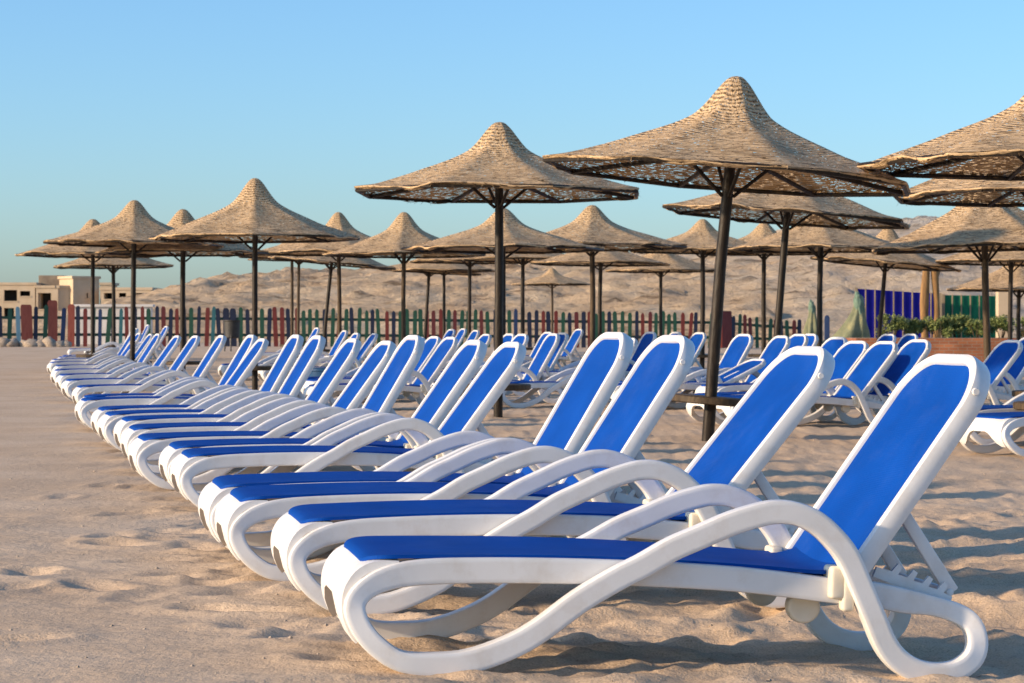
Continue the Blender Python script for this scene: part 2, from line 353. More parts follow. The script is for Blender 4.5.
# ---------------------------------------------------------------- sun loungers
RIB = [(1.318,.239),(1.068,.263),(.791,.273),(.577,.275),(.365,.272),(.208,.264),(.116,.245),(.057,.211),(.036,.169),(.057,.115),(.101,.069),(.161,.036),(.252,.029),(.339,.039),(.441,.076),(.52,.121),(.625,.201),(.724,.262),(.791,.297),(.869,.343),(.949,.379),(1.029,.415),(1.109,.441),(1.155,.449),(1.205,.446),(1.26,.425),(1.307,.389),(1.353,.337),(1.393,.259),(1.433,.177),(1.471,.1),(1.519,.051),(1.589,.024),(1.665,.03),(1.719,.062),(1.738,.106),(1.727,.152),(1.69,.181),(1.617,.202),(1.533,.214),(1.443,.23),(1.379,.234)]
W_CH = .70
def rib_y(i):                                              # sideways place of the band: outside for the arm, inside for the seat rail
    if i <= 4: return .078
    if i <= 12: return .078-(.052*smooth((i-4)/8.0))
    if i <= 33: return .026
    if i <= 38: return .026+.052*smooth((i-33)/5.0)
    return .078
def side_frame(mirror):
    P = [(x, float(rib_y(i)), z) for i, (x, z) in enumerate(RIB)]
    H = [.034 if (i <= 5 or i >= 39) else (.0275 if 7 <= i <= 11 or 33 <= i <= 38 else .0315) for i in range(len(RIB))]
    A = catmull([(*p, h) for p, h in zip(P, H)], 4); n = len(A)
    hy = .024; r = .008; ring = []
    for (sx, sz, q0) in ((1, 1, 0), (-1, 1, 90), (-1, -1, 180), (1, -1, 270)):
        arc = [(math.cos(R(q0+45*j)), math.sin(R(q0+45*j))) for j in range(3)]
        e0, e1 = (-arc[0][1], arc[0][0]), (-arc[2][1], arc[2][0])      # along the face, towards / past the corner
        ring.append((sx, sz, r*arc[0][0]-.006*e0[0], r*arc[0][1]-.006*e0[1]))
        ring += [(sx, sz, r*c_, r*s_) for c_, s_ in arc]
        ring.append((sx, sz, r*arc[2][0]+.006*e1[0], r*arc[2][1]+.006*e1[1]))
    Vv = []; Ff = []; k = len(ring)
    for i in range(n):
        t = A[(i+1) % n][:3]-A[i-1][:3]; tx, tz = t[0], t[2]; l = math.hypot(tx, tz); nx_, nz_ = -tz/l, tx/l
        h = A[i][3]
        for (sx, sz, ox, oz) in ring:
            a = sx*(h-r)+ox; b = sz*(hy-r)+oz
            y = A[i][1]+b
            Vv.append((A[i][0]+nx_*a, (W_CH-y) if mirror else y, A[i][2]+nz_*a))
    for i in range(n):
        for j in range(k):
            Ff.append((i*k+j, i*k+(j+1) % k, ((i+1) % n)*k+(j+1) % k, ((i+1) % n)*k+j))
    mb = MB(); mb.add(Vv, Ff); return mb.mesh('side_frame', M['white'])
def foot_panel():
    prof = [(.15, .292), (.11, .292), (.072, .285), (.036, .262), (.012, .225), (.004, .185), (.008, .145), (.024, .105), (.045, .075)]
    prof = catmull(prof, 3, closed=False); mb = MB(); ny_ = 15; Vv = []; Ff = []; m = len(prof)
    for side in (0, 1):
        for j in range(ny_):
            y = .064+(W_CH-.128)*j/(ny_-1); e = abs(2*j/(ny_-1)-1)
            cut = .62+.38*smooth((e-.30)/.66)              # arched opening under the middle
            crown = .010*(1-e**4)
            for i in range(m):
                q = i/(m-1)*cut*(m-1); i0 = min(int(q), m-2); f_ = q-i0
                x, z = prof[i0]*(1-f_)+prof[i0+1]*f_
                t = prof[min(i0+1, m-1)]-prof[i0]; l = math.hypot(*t); nx_, nz_ = t[1]/l, -t[0]/l
                off = (.024*side) - crown*.6*(1-side)
                # inner skin sits behind the outer one
                Vv.append((x-nx_*off*1.0, y, z-nz_*off))
    S = ny_*m
    for j in range(ny_-1):
        for i in range(m-1):
            a = j*m+i
            Ff.append((a, a+1, a+m+1, a+m)); Ff.append((S+a, S+a+m, S+a+m+1, S+a+1))
    for j in range(ny_-1):
        for i in (0, m-1):
            a = j*m+i; Ff.append((a, a+m, S+a+m, S+a))
    for i in range(m-1):
        for j in (0, ny_-1):
            a = j*m+i; Ff.append((a, a+1, S+a+1, S+a))
    mb.add(Vv, Ff); return mb.mesh('foot_panel', M['white'])
def seat_sling():
    top = [(.056, .289), (.062, .2955), (.070, .3005), (.080, .304), (.10, .3075), (.13, .310), (.20, .3125), (.365, .3165), (.577, .319), (.791, .317), (1.0, .310), (1.15, .303), (1.28, .295), (1.35, .298), (1.41, .322), (1.44, .355)]
    A = catmull(top, 3, closed=False); mb = MB(); Vv = []; Ff = []; ny_ = 13; m = len(A)
    for th in (0, .010):
        for i, (x, z) in enumerate(A):
            r = .085; inset = 0
            if x < .056+r: d = 1-(x-.056)/r; inset = r*(1-math.sqrt(max(0, 1-d*d)))
            if x > 1.30: inset = .035*smooth((x-1.30)/.06)
            y0 = .068+inset; y1 = W_CH-y0
            for j in range(ny_):
                u = j/(ny_-1); sag = .012*(1-(2*u-1)**2)*smooth((x-.05)/.2)
                Vv.append((x, y0+(y1-y0)*u, z-.003-th-sag))
    S = m*ny_
    for i in range(m-1):
        for j in range(ny_-1):
            a = i*ny_+j; Ff.append((a, a+1, a+ny_+1, a+ny_)); Ff.append((S+a, S+a+ny_, S+a+ny_+1, S+a+1))
    for i in range(m-1):
        for j in (0, ny_-1):
            a = i*ny_+j; Ff.append((a, a+ny_, S+a+ny_, S+a))
    for j in range(ny_-1):
        for i in (0, m-1):
            a = i*ny_+j; Ff.append((a, a+1, S+a+1, S+a))
    mb.add(Vv, Ff); return mb.mesh('seat_sling', M['sling'])
BL = .745; BW = .30                                         # backrest length, half width (local: u up the back, y across, w out of the front)
def back_outline(inset, n=14):
    r = .145-inset*.8; ry = .185-inset; hw = BW-inset; top = BL-.014-inset*1.1; P = [(0, -hw)]
    for sgn in (-1, 1):
        ang = np.linspace(0, 90, n) if sgn < 0 else np.linspace(90, 0, n)
        for a in ang:
            y = sgn*(hw-ry+ry*math.cos(R(a))); u = top-r+r*math.sin(R(a))
            P.append((u + .014*(1-(y/hw)**2), y))
    P.append((0, hw)); return P
def bow(u): return .012*math.sin(math.pi*u/BL)             # slight hollow of the back
def back_frame():
    """moulded U frame: front lip, outer wall, back lip"""
    o0 = back_outline(0); mb = MB()
    sec = [(.031, .018), (.028, .026), (.012, .030), (.003, .024), (0, .012), (0, -.018), (.004, -.027), (.014, -.030), (.028, -.028), (.031, -.020)]
    lines = [[(u-bow(0)*0, y, w+0*u) for (u, y) in back_outline(i)] for (i, w) in sec]
    k = len(sec); n = len(o0); Vv = []; Ff = []
    for i in range(n):
        for j in range(k):
            u, y, w = lines[j][i]
            if i in (0, n-1): u = -.03
            Vv.append((u, y, w-bow(max(u, 0))))
    for i in range(n-1):
        for j in range(k):
            Ff.append((i*k+j, i*k+(j+1) % k, (i+1)*k+(j+1) % k, (i+1)*k+j))
    Ff.append(tuple(range(k))); Ff.append(tuple((n-1)*k+j for j in range(k-1, -1, -1)))
    mb.add(Vv, Ff)
    mb.box((.02, 0, -.012), (.045, 2*BW-.06, .024))        # cross bar at the hinge
    mb.box((BL*.48, 0, -.020), (.05, 2*BW-.06, .014))
    for s in (-1, 1):                                      # small stacking lugs near the head end
        mb.lathe([(.009, -.006), (.011, 0), (.008, .002)], n=12)
        k0 = len(mb.v)-36
        for q in range(k0, len(mb.v)):
            x, y, z = mb.v[q]; mb.v[q] = (BL*.845+x, s*(BW+.001)+z, .008+y)
    return mb.mesh('backrest', M['white'])
def back_sling():
    o = back_outline(.0255); mb = MB(); n = len(o); h = n//2; Vv = []; Ff = []; nj = 11
    for th in (.017, .007):
        for i in range(h):
            (u0, y0), (u1, y1) = o[i], o[n-1-i]
            if i == 0: u0 = u1 = -.015
            for j in range(nj):
                t = j/(nj-1); u = u0+(u1-u0)*t; y = y0+(y1-y0)*t
                Vv.append((u, y, th-bow(max(u, 0))-.014*(1-(2*t-1)**2)*smooth(u/.1)*smooth((BL-u)/.15)))
    # subdivide the long straight run
    S = h*nj
    for i in range(h-1):
        for j in range(nj-1):
            a = i*nj+j; Ff.append((a, a+1, a+nj+1, a+nj)); Ff.append((S+a, S+a+nj, S+a+nj+1, S+a+1))
        for j in (0, nj-1):
            a = i*nj+j; Ff.append((a, a+nj, S+a+nj, S+a))
    for j in range(nj-1):
        for i in (0, h-1):
            a = i*nj+j; Ff.append((a, a+1, S+a+1, S+a))
    mb.add(Vv, Ff); return mb.mesh('backrest_sling', M['sling'])
HX, HZ = 1.374, .256
def prop_mesh(rec):
    c, s = math.cos(rec), math.sin(rec); mb = MB()
    p1 = Vector((HX+.26*c+.035*s, 0, HZ+.26*s-.035*c)); p2 = Vector((1.700, 0, .232))
    if p1.z < .30: p2 = Vector((p1.x+.10, 0, .215))
    d = (p2-p1).normalized(); nrm = Vector((-d.z, 0, d.x))
    for y in (.145, W_CH-.145):
        a = [p1+nrm*.017, p1-nrm*.017, p2-nrm*.020, p2+nrm*.020]
        mb.prism([(q.x, q.z) for q in a], y-.012, y+.012)
    mb.tube([(p2.x-.01, .13, p2.z), (p2.x-.01, W_CH-.13, p2.z)], .012, 10)
    return mb.mesh('back_prop', M['white'], bevel=.005)
def rack_mesh(y):
    mb = MB(); P = []
    a = Vector((1.47, .300)); b = Vector((1.69, .222)); d = (b-a).normalized(); n = Vector((-d.y, d.x))
    P.append(a-n*.03); 
    top = [a]
    for k in range(4):
        q = a+d*(.045+.047*k); top += [q+n*.004, q+d*.010+n*.030, q+d*.024+n*.026, q+d*.020+n*.002]
    top.append(b)
    poly = [tuple(a-n*.028)]+[tuple(t) for t in top]+[tuple(b-n*.03)]
    mb.prism(poly, y, y+.012)
    return mb.mesh('support_rack', M['white'], smooth=False)
def pivot_mesh(mirror):
    mb = MB(); y = .075
    mb.box((1.335, .066, .262), (.042, .078, .088))
    mb.box((1.365, .045, .235), (.035, .040, .10))
    k = mb
    if mirror: k.v = [(a, W_CH-b, c) for a, b, c in k.v]
    return k.mesh('arm_bracket', M['cream'], bevel=.010, seg=3)
def wheel_mesh(mirror):
    mb = MB(); prof = [(.012, -.024), (.040, -.024), (.046, -.018), (.046, .018), (.040, .024), (.012, .024)]
    mb.lathe(prof, n=20); mb.v = [(1.275+a, .150+c, .185+b) for a, b, c in mb.v]
    mb.box((1.275, .150, .235), (.05, .07, .055))
    if mirror: mb.v = [(a, W_CH-b, c) for a, b, c in mb.v]
    return mb.mesh('roller', M['cream'], bevel=.004)
CH = {'sf0': side_frame(False), 'sf1': side_frame(True), 'fp': foot_panel(), 'ss': seat_sling(), 'bf': back_frame(), 'bs': back_sling(),
      'rk0': rack_mesh(.112), 'rk1': rack_mesh(W_CH-.124), 'pv0': pivot_mesh(False), 'pv1': pivot_mesh(True), 'wh0': wheel_mesh(False), 'wh1': wheel_mesh(True)}
props = {}
def lounger(X, Y, yaw, rec, label, group, z=None, tilt=0):
    root = empty('sun_lounger', (X, Y, gz(X, Y) if z is None else z), yaw)
    root.rotation_euler = Matrix.Rotation(yaw, 3, 'Z').to_4x4().to_euler() if not tilt else (Matrix.Rotation(yaw, 3, 'Z') @ Matrix.Rotation(tilt, 3, 'Y')).to_euler()
    tag(root, label, 'sun lounger', group)
    for k in ('sf0', 'sf1'): link('side_frame', CH[k], root)
    link('foot_panel', CH['fp'], root); link('seat_sling', CH['ss'], root)
    b = link('backrest', CH['bf'], root)
    c, s = math.cos(rec), math.sin(rec)
    # columns: u, y, w
    b.matrix_local = Matrix(((c, 0, -s, HX), (0, 1, 0, W_CH/2), (s, 0, c, HZ), (0, 0, 0, 1)))
    link('backrest_sling', CH['bs'], b)
    key = round(math.degrees(rec)/2)
    if key not in props: props[key] = prop_mesh(R(key*2))
    link('back_prop', props[key], root); [link('support_rack', CH[k], root) for k in ('rk0', 'rk1')]
    for k in ('pv0', 'pv1'): link('arm_bracket', CH[k], root)
    for k in ('wh0', 'wh1'): link('roller', CH[k], root)
    return root

ORD = 'first second third fourth fifth sixth seventh eighth ninth tenth eleventh twelfth thirteenth fourteenth fifteenth sixteenth seventeenth eighteenth nineteenth twentieth twenty-first twenty-second twenty-third twenty-fourth twenty-fifth'.split()
ROW = [(-.442, 5.963, 10.1, 57.0), (-.704, 7.266, 11, 51.0), (-1.019, 8.323, 12, 57.2), (-1.187, 9.095, 12, 59.8), (-1.663, 11.605, 13, 54.0),
       (-1.864, 12.531, 13, 55.5), (-2.20, 13.578, 14, 60), (-2.506, 15.11, 14, 54.5), (-2.82, 16.703, 14.5, 56.6), (-3.14, 17.861, 15, 60),
       (-3.413, 19.061, 15, 61.0), (-4.05, 21.75, 15.5, 55), (-4.22, 22.816, 15.5, 60.3), (-5.055, 26.932, 16, 58.4)]
for (fx, fy) in [(72, 382), (65, 376.5), (59, 371.5), (60, 367), (54, 363.5), (56, 360.5), (62, 358), (66, 356)]:
    Yd = (CAM_H+.078-.275)*F_PX/(fy-HOR)
    for _ in range(5): Yd = (CAM_H-gz(px_at(fx, Yd), Yd)-.275)*F_PX/(fy-HOR)
    ROW.append((px_at(fx, Yd)-.05, Yd-.10, 18, random.uniform(54, 64)))
for i, (X, Y, yw, rc) in enumerate(ROW):
    extra = ['nearest the camera, its whole S-shaped side in view', 'half hidden behind the nearest one', '', '', 'after the wide gap'][i] if i < 5 else ''
    lab = f"white lounger with blue sling, {ORD[i]} from the camera in the long front row" if i else 'white lounger with blue sling nearest the camera, its whole looping side frame in view'
    lounger(X, Y, R(yw), R(rc), lab, 'loungers in the long front row', tilt=R(2.25) if i == 0 else 0)

def bg(xb, Yb, rec, label, yaw=18, grp='loungers under the umbrellas'):
    c, s = math.cos(R(yaw)), math.sin(R(yaw)); lx_, ly_ = HX+.69*math.cos(R(rec)), .07
    Xw = px_at(xb, Yb); X = Xw-(lx_*c-ly_*s); Y = Yb-(lx_*s+ly_*c)
    lounger(X, Y, R(yaw), R(rec), label, grp)
def bgf(xf, Yf, rec, label, yaw=18):
    c, s = math.cos(R(yaw)), math.sin(R(yaw))
    lounger(px_at(xf, Yf)-(.05*c-.08*s), Yf-(.05*s+.08*c), R(yaw), R(rec), label, 'loungers under the umbrellas')
BG = [(168, 60, 66, 'small distant lounger by the picket fence, leftmost of those at the fence'), (149, 62, 70, 'tiny upright lounger at the fence behind the far end of the long row'),
      (330, 44, 14, 'lounger with its back lowered nearly flat, left of the leaning far pole'),
      (319, 56, 66, 'narrow distant lounger left of the leaning pole by the fence'), (347, 48, 66, 'distant lounger just right of the pole with the long shelf'),
      (359, 41, 64, 'lounger behind the gap between the eighth and ninth front-row backrests'), (377, 45, 60, 'lounger peeping out above the eighth front-row backrest'),
      (425, 32, 58, 'left one of three loungers seen above the sixth front-row backrest'), (440, 31, 60, 'middle one of three loungers seen left of the sixth backrest'),
      (457, 28, 60, 'nearest of the three loungers left of the sixth front-row backrest'), (455, 52, 66, 'small far lounger at the fence, left of a pair of thin poles'),
      (466, 54, 66, 'small far lounger at the fence beside the thin left pole'), (479, 49, 66, 'small far lounger at the fence between two thin poles'),
      (491, 39, 62, 'lounger tucked behind the dark central umbrella pole on its left'), (515, 36, 64, 'left lounger of the pair just right of the central umbrella pole'),
      (528, 34, 64, 'right lounger of the pair just right of the central umbrella pole'), (553, 42, 66, 'rear lounger of the cluster behind the fifth front-row backrest'),
      (559, 30.5, 66, 'lounger with a round arm loop standing right of the fifth front-row backrest'), (568, 37, 66, 'lounger whose blue back shows right behind the round arm loop'),
      (583, 53, 66, 'far lounger at the fence left of the double pole'), (627, 36, 66, 'lounger seen over the gap between the fourth and third backrests'),
      (637, 29, 58, 'lounger whose curled foot loop shows between the fifth and fourth backrests'), (656, 38, 68, 'lounger peeping over the third front-row backrest'),
      (681, 39, 68, 'lounger showing over the right shoulder of the third backrest'), (706, 40, 66, 'far lounger half hidden by the nearest leaning umbrella pole'),
      (753, 30, 65, 'upright lounger just right of the nearest leaning umbrella pole'), (766, 28.5, 27, 'lounger with a half-lowered back beside the second leaning pole'),
      (790, 29, 62, 'lounger directly right of the second leaning pole'), (808, 33, 64, 'slim lounger in the row right of the second leaning pole'),
      (818, 35, 64, 'lounger partly hidden by the pole in front of the netted shrub'), (848, 28, 60, 'lounger in front of the tall netted shrub'),
      (869, 24, 52, 'left lounger of the three close together left of the first backrest'), (898, 23, 52, 'middle lounger of the three with blue backs beside the first backrest'),
      (931, 24, 54, 'right lounger of the three, rising over the shoulder of the first backrest'), (896, 39, 62, 'small lounger directly below the brick planter, left one'),
      (918, 40, 62, 'small lounger directly below the brick planter, right one'), (1023, 26, 52, 'lounger standing by the right-hand pole with its shelf'),
      (1042, 28, 56, 'lounger cut by the right picture edge behind its neighbour')]
for (xb, Yb, rec, lab) in BG: bg(xb, Yb, rec-(5 if rec >= 58 else 1), lab, yaw=random.uniform(15, 20))
bgf(968, 19.0, 56, 'lounger at the right edge showing its seat and curled foot', 20)
bgf(1005, 17.3, 56, 'nearest lounger at the right edge, only its foot end in view', 22)
bgf(70, 61, 20, 'flat lounger with a bare white foot loop by the fence at the left', 14)

# ---------------------------------------------------------------- woven umbrellas
PROF = [(0, 1.0), (.035, .985), (.075, .915), (.12, .80), (.165, .685), (.22, .58), (.30, .49), (.40, .405), (.52, .315), (.65, .215), (.80, .115), (.92, .040), (1.0, 0)]
def umbrella(px, base_y, d, apex_y, rim_y, Wpx, lean, label, detail=2, rot=None, lean_y=0, tray=True, sides=8, tan=False):
    X = px_at(px, d); g0 = gz(X, d)
    rim = pz_at(rim_y, d)-g0; apex = pz_at(apex_y, d)-g0; rad = Wpx/F_PX*d/2*1.03
    root = empty('straw_umbrella', (X, d, g0)); root.rotation_euler = (R(lean_y), R(lean), 0)
    tag(root, label, 'beach umbrella', 'woven straw beach umbrellas')
    rot = random.uniform(0, 45) if rot is None else rot
    h = apex-rim; pr = .046*(rad/1.6)*random.uniform(.92, 1.08)
    pm = M['pole_tan'] if tan else M['pole']
    mb = MB(); top = apex-.10*h
    bend = random.uniform(-.015, .015)
    mb.tube([(0, 0, -.25), (bend*.6, 0, rim*.33), (bend, 0, rim*.66), (0, 0, rim), (0, 0, top)], [pr*1.08, pr*1.04, pr, pr*.97, pr*.7], 14)
    mb.build('pole', pm, root)
    # canopy
    nseg = 12 if detail >= 2 else 6; na = sides*nseg; sd = random.randint(0, 999)
    rows = catmull(PROF, 3 if detail >= 2 else 2, closed=False)
    mb = MB(); Vv = []; UV = []; s_len = 0; prev = None
    ph = R(rot)
    def pt(r, hh, k, drop=0):
        a = 2*math.pi*k/na; loc = (k % nseg)/nseg
        # straight rods between the rib ends, slight scallop
        poly = math.cos(math.pi/sides)/math.cos((loc-.5)*2*math.pi/sides)
        mixp = (1-r)*1+r*poly
        rr = rad*r*mixp*(1+.010*float(vnoise(a*3+sd, r*4, sd)))
        sag = -.045*h*math.sin(math.pi*loc)*r*(1-r)*3 + .055*float(vnoise(a*4.0+sd, r*5, sd+5))*r*r
        return (rr*math.cos(a+ph), rr*math.sin(a+ph), rim+h*hh+sag-drop)
    rings = [(float(r), float(hh), 0.) for r, hh in rows]
    for (r, hh, dr) in rings: 
        if prev is not None: s_len += math.hypot((r-prev[0])*rad, (hh-prev[1])*h)
        prev = (r, hh)
        for k in range(na):
            Vv.append(pt(max(r, .004), hh, k)); UV.append((k, s_len))
    nr = len(rings)
    hem = [(1.002, .012), (.990, .028), (.965, .036)]                    # ragged hem folded over the rim rods
    for (r, dr) in hem:
        s_len += .022
        for k in range(na):
            a = 2*math.pi*k/na
            Vv.append(pt(r, 0, k, dr*(1+.9*float(vnoise(a*7+sd, 3*dr, sd+9))))); UV.append((k, s_len))
        nr += 1
    per = 2*math.pi*rad*.55/na
    Ff = []; FU = []
    for i in range(nr-1):
        for k in range(na):
            k2 = (k+1) % na
            Ff.append((i*na+k, i*na+k2, (i+1)*na+k2, (i+1)*na+k))
            u0, u1 = k*per, (k+1)*per; v0, v1 = UV[i*na][1], UV[(i+1)*na][1]
            FU.append([(u0, v0), (u1, v0), (u1, v1), (u0, v1)])
    mb.add(Vv, Ff, FU)
    if detail >= 2:
        rf = random.Random(sd)
        for q in range(110 if detail > 2 else 60):
            k = rf.randrange(na); p = Vector(pt(1.0, 0, k, rf.uniform(0, .03))); o_ = Vector((p.x, p.y, 0)).normalized(); tn = Vector((-o_.y, o_.x, 0))
            l_ = rf.uniform(.015, .05); e = p+o_*rf.uniform(-.02, .05)+tn*rf.uniform(-.06, .06)-Vector((0, 0, l_)); mb.add([p, p+tn*.008, e], [(0, 1, 2)], [[(.5, .5), (.503, .5), (.5, .503)]])
    mb.build('canopy', M['weave'], root, fix=False)
    # frame
    tips = [Vector((rad*math.cos(2*math.pi*k/sides+ph)*.985, rad*math.sin(2*math.pi*k/sides+ph)*.985, rim-.024)) for k in range(sides)]
    mb = MB(); rr_ = .020
    for k in range(sides): mb.tube([tips[k], tips[(k+1) % sides]], rr_, 6)
    mb.build('rim_rods', M['pole'], root)
    hub_z = rim+.20*h
    for k in range(sides):
        mb = MB(); mid = tips[k]*.5; mid.z = (hub_z+tips[k].z)/2+.02
        mb.tube([(tips[k].x*.03, tips[k].y*.03, hub_z), mid, tips[k]], .022, 6); mb.build('rib', M['pole'], root)
    for k in range(0, sides, 2):
        mb = MB(); t = tips[k]
        mb.tube([(t.x*.03, t.y*.03, rim-.16*h-.05), (t.x*.24, t.y*.24, hub_z-.22*(hub_z-t.z)-.01)], .018, 6); mb.build('brace', M['pole'], root)
    if tray:
        mb = MB(); zt = .34+random.uniform(-.03, .05); r_ = .36
        mb.lathe([(.05, -.03), (r_-.02, -.035), (r_, -.025), (r_, .022), (r_-.012, .03), (.05, .03)], (0, 0, zt), 28)
        mb.build('drinks_shelf', M['pole_tan'], root)
    return root

UM = [ # pole px, apex row, rim row, canopy width px, lean, label, detail
 (708, 75, 174, 372, 4.6, 'nearest whole straw umbrella, tall peaked, on a dark pole leaning right', 3, 11),
 (498, 122, 192, 292, .3, 'large straw umbrella at the picture centre on a straight dark pole', 3, 20),
 (255, 178, 237, 204, 0, 'tallest peaked straw umbrella left of centre, over the eleventh lounger', 2, 5),
 (132, 200, 243, 174, .8, 'straw umbrella with a rounded peak, second from the left', 2, None),
 (93, 219, 254, 150, 0, 'leftmost straw umbrella, its top half hidden by its neighbour', 2, None),
 (183, 209, 252, 168, 0, 'straw umbrella between the rounded peak and the tallest left peak', 2, None),
 (114, 236, 266, 119, -.5, 'distant low straw umbrella on the thin pole by the left houses', 1, None),
 (340, 212, 252, 150, -.6, 'straw umbrella on the pole with a long shelf, right behind the tallest left peak', 2, None),
 (322, 232, 262, 128, 5.5, 'far straw umbrella on a thin pole leaning right before the hill', 1, None),
 (292, 236, 256, 112, 0, 'far straw umbrella on the left of two thin poles standing together', 1, None),
 (298, 238, 259, 104, .6, 'far straw umbrella on the right of two thin poles standing together', 1, None),
 (404, 212, 254, 160, 0, 'straw umbrella with splayed braces on its pole, left of the central one', 2, None),
 (503, 208, 248, 200, 0, 'straw umbrella directly behind the central one, peak poking out under its rim', 2, None),
 (592, 205, 246, 186, 0, 'broad straw umbrella standing between the central and the nearest umbrella', 2, None),
 (600, 236, 263, 140, .4, 'straw umbrella hidden behind the broad one, on a pole close beside it', 1, None),
 (661, 240, 270, 116, 0, 'low far straw umbrella left of the nearest leaning pole', 1, None),
 (552, 268, 284, 80, 0, 'smallest straw umbrella, standing at the picket fence behind the central pole', 1, None),
 (444, 248, 270, 108, 0, 'far flat straw umbrella on a thin pole, second left of the central pole', 1, None),
 (469, 238, 261, 120, .5, 'far straw umbrella on the thin pole nearest the central pole on its left', 1, None),
 (523, 236, 259, 126, 0, 'far straw umbrella on the thin pole just right of the central pole', 1, None),
 (424, 249, 271, 106, 3.5, 'far straw umbrella on a slightly leaning thin pole right of the braced one', 1, None),
 (772, 155, 215, 248, 4.5, 'straw umbrella right behind the nearest one, on a second leaning pole', 2, 8),
 (820, 205, 248, 182, .3, 'straw umbrella under the second leaning one, its pole before the netted shrub', 2, None),
 (702, 219, 250, 150, .3, 'straw umbrella whose low peak shows left of the nearest leaning pole', 2, None),
 (764, 222, 252, 142, 0, 'straw umbrella whose low peak shows right of the nearest leaning pole', 1, None),
 (989, 172, 246, 232, -1.6, 'wide straw umbrella at the right on a pole leaning left, over the planter', 2, 16),
 (1048, 95, 195, 316, 0, 'straw umbrella cut by the right edge, the middle one of three layered there', 3, 10),
 (1058, 62, 163, 392, 0, 'topmost straw umbrella cut by the upper right edge', 3, 2),
 (876, 226, 263, 146, 5.0, 'straw umbrella on a thin leaning pole before the blue panels', 1, None),
 (1010, 218, 262, 150, .6, 'straw umbrella behind the wide right one, on a pole by the masonry pillar', 1, None),
 (1019, 250, 289, 138, 0, 'low tan straw umbrella at the far right beneath the others', 1, None)]
for (px, ay, ry, w, ln, lab, det, rot) in UM:
    d = 7424.0/w
    if w == 372: d = 20.2
    d = min(d, 86)
    umbrella(px, 0, d, ay, ry, w, ln, lab, det, rot, tan=(w < 300 and random.random() < .35), tray=True)

# ---------------------------------------------------------------- fence of painted pickets
def fence(pts, spacing, label, cols, hgt, name='picket_fence', seed=1):
    """pts: two ends (px, Y); pickets stand upright on the sand"""
    rnd = random.Random(seed)
    (x0, y0), (x1, y1) = [(px_at(p, Y), Y) for p, Y in pts]
    n = max(2, round(math.hypot(x1-x0, y1-y0)/spacing)); root = empty(name, (x0, y0, gz(x0, y0))); tag(root, label, 'fence', 'painted picket fences')
    ang = math.atan2(y1-y0, x1-x0)
    for zf in (.30, .72):
        mb = MB(); P = []
        for i in range(n+1):
            t = i/n; X = x0+(x1-x0)*t; Y = y0+(y1-y0)*t
            P.append(Vector((X-x0, Y-y0+.04, gz(X, Y)-gz(x0, y0)+hgt(t)*zf)))
        for i in range(n):
            a, b = P[i], P[i+1]; m_ = (a+b)/2; dlt = b-a
            rot = Matrix.Rotation(ang, 3, 'Z') @ Matrix.Rotation(-math.atan2(dlt.z, math.hypot(dlt.x, dlt.y)), 3, 'Y')
            mb.box(m_, (dlt.length, .05, .11), rot)
        mb.build('rail', M['rail_green'], root, smooth=False)
    for i in range(n+1):
        t = i/n; X = x0+(x1-x0)*t+rnd.uniform(-.03, .03); Y = y0+(y1-y0)*t
        if i in (0, n): pass
        c = cols(i, n, rnd); h = hgt(t)*rnd.uniform(.95, 1.04); w = rnd.uniform(.135, .17)
        if isinstance(c, tuple): c, w, hf = c; h *= hf
        mb = MB(); b_ = -.06
        e_ = rnd.uniform(.035, .06); poly = [(-w/2, b_), (w/2, b_), (w/2, h-.09), (w/2-e_*.4, h-.03), (w/2-e_, h), (-w/2+e_, h+rnd.uniform(-.02, .02)), (-w/2+e_*.4, h-.03), (-w/2, h-.09)]
        mb.prism(poly, -.03, 0); o = mb.build('picket', M['picket_'+c], root, smooth=False)
        o.location = (X-x0, Y-y0-.02, gz(X, Y)-gz(x0, y0)); o.rotation_euler = (0, R(rnd.gauss(0, 1.6)), ang)
seqB = ['red', 'navy', 'red', 'green', 'blue', 'green', 'navy', 'teal', 'red', 'navy', 'red', 'green', 'navy', 'maroon', 'navy', 'red', 'navy', 'green', 'navy', 'red', 'teal', 'navy', 'navy', 'red', 'green', 'navy', 'red', 'green', 'navy', 'red']
def colB(i, n, r):
    if i in (0, n): return ('brick', .26, 1.05)
    if i in (22, 23): return ('navy', .24, 1.03)
    if i > 30 and r.random() < .6: return r.choice(['maroon', 'green', 'green', 'navy', 'red', 'green'])
    return seqB[i % len(seqB)]
seqA = ['navy', 'green', 'sky', ('brick', .42, 1.08), 'navy', 'green', ('brick', .36, 1.12), 'blue', ('green', .3, 1.0)]
fence([(-26, 87), (62, 88)], .315, 'short stretch of picket fence at the far left with two broad red posts', lambda i, n, r: (['red', 'green', 'navy']+seqA)[i] if i < 12 else 'green', lambda t: 1.52, seed=3)
fence([(71, 88), (722, 92)], .268, 'long picket fence of red, green and navy slats across the middle', colB, lambda t: 1.50-.10*t, seed=5)
fence([(727, 92), (799, 93)], .268, 'short right stretch of picket fence below the grey slope', lambda i, n, r: ('maroon', .42, 1.12) if i == 0 else ['red', 'navy', 'green', 'red', 'maroon', 'green', 'navy', 'green', 'red', 'navy', 'green'][i % 11], lambda t: 1.36-.26*t, seed=7)
mb = MB(); hp = 1.30; xx = px_at(827, 90)
mb.prism([(-.10, -.1), (.10, -.1), (.10, hp-.1), (.05, hp), (-.05, hp), (-.10, hp-.1)], -.04, .04)
o = mb.build('fence_post', M['picket_blue'], smooth=False, bevel=.01); o.location = (xx, 90, gz(xx, 90)); tag(o, 'lone dark blue fence post standing between two netted shrubs', 'post')

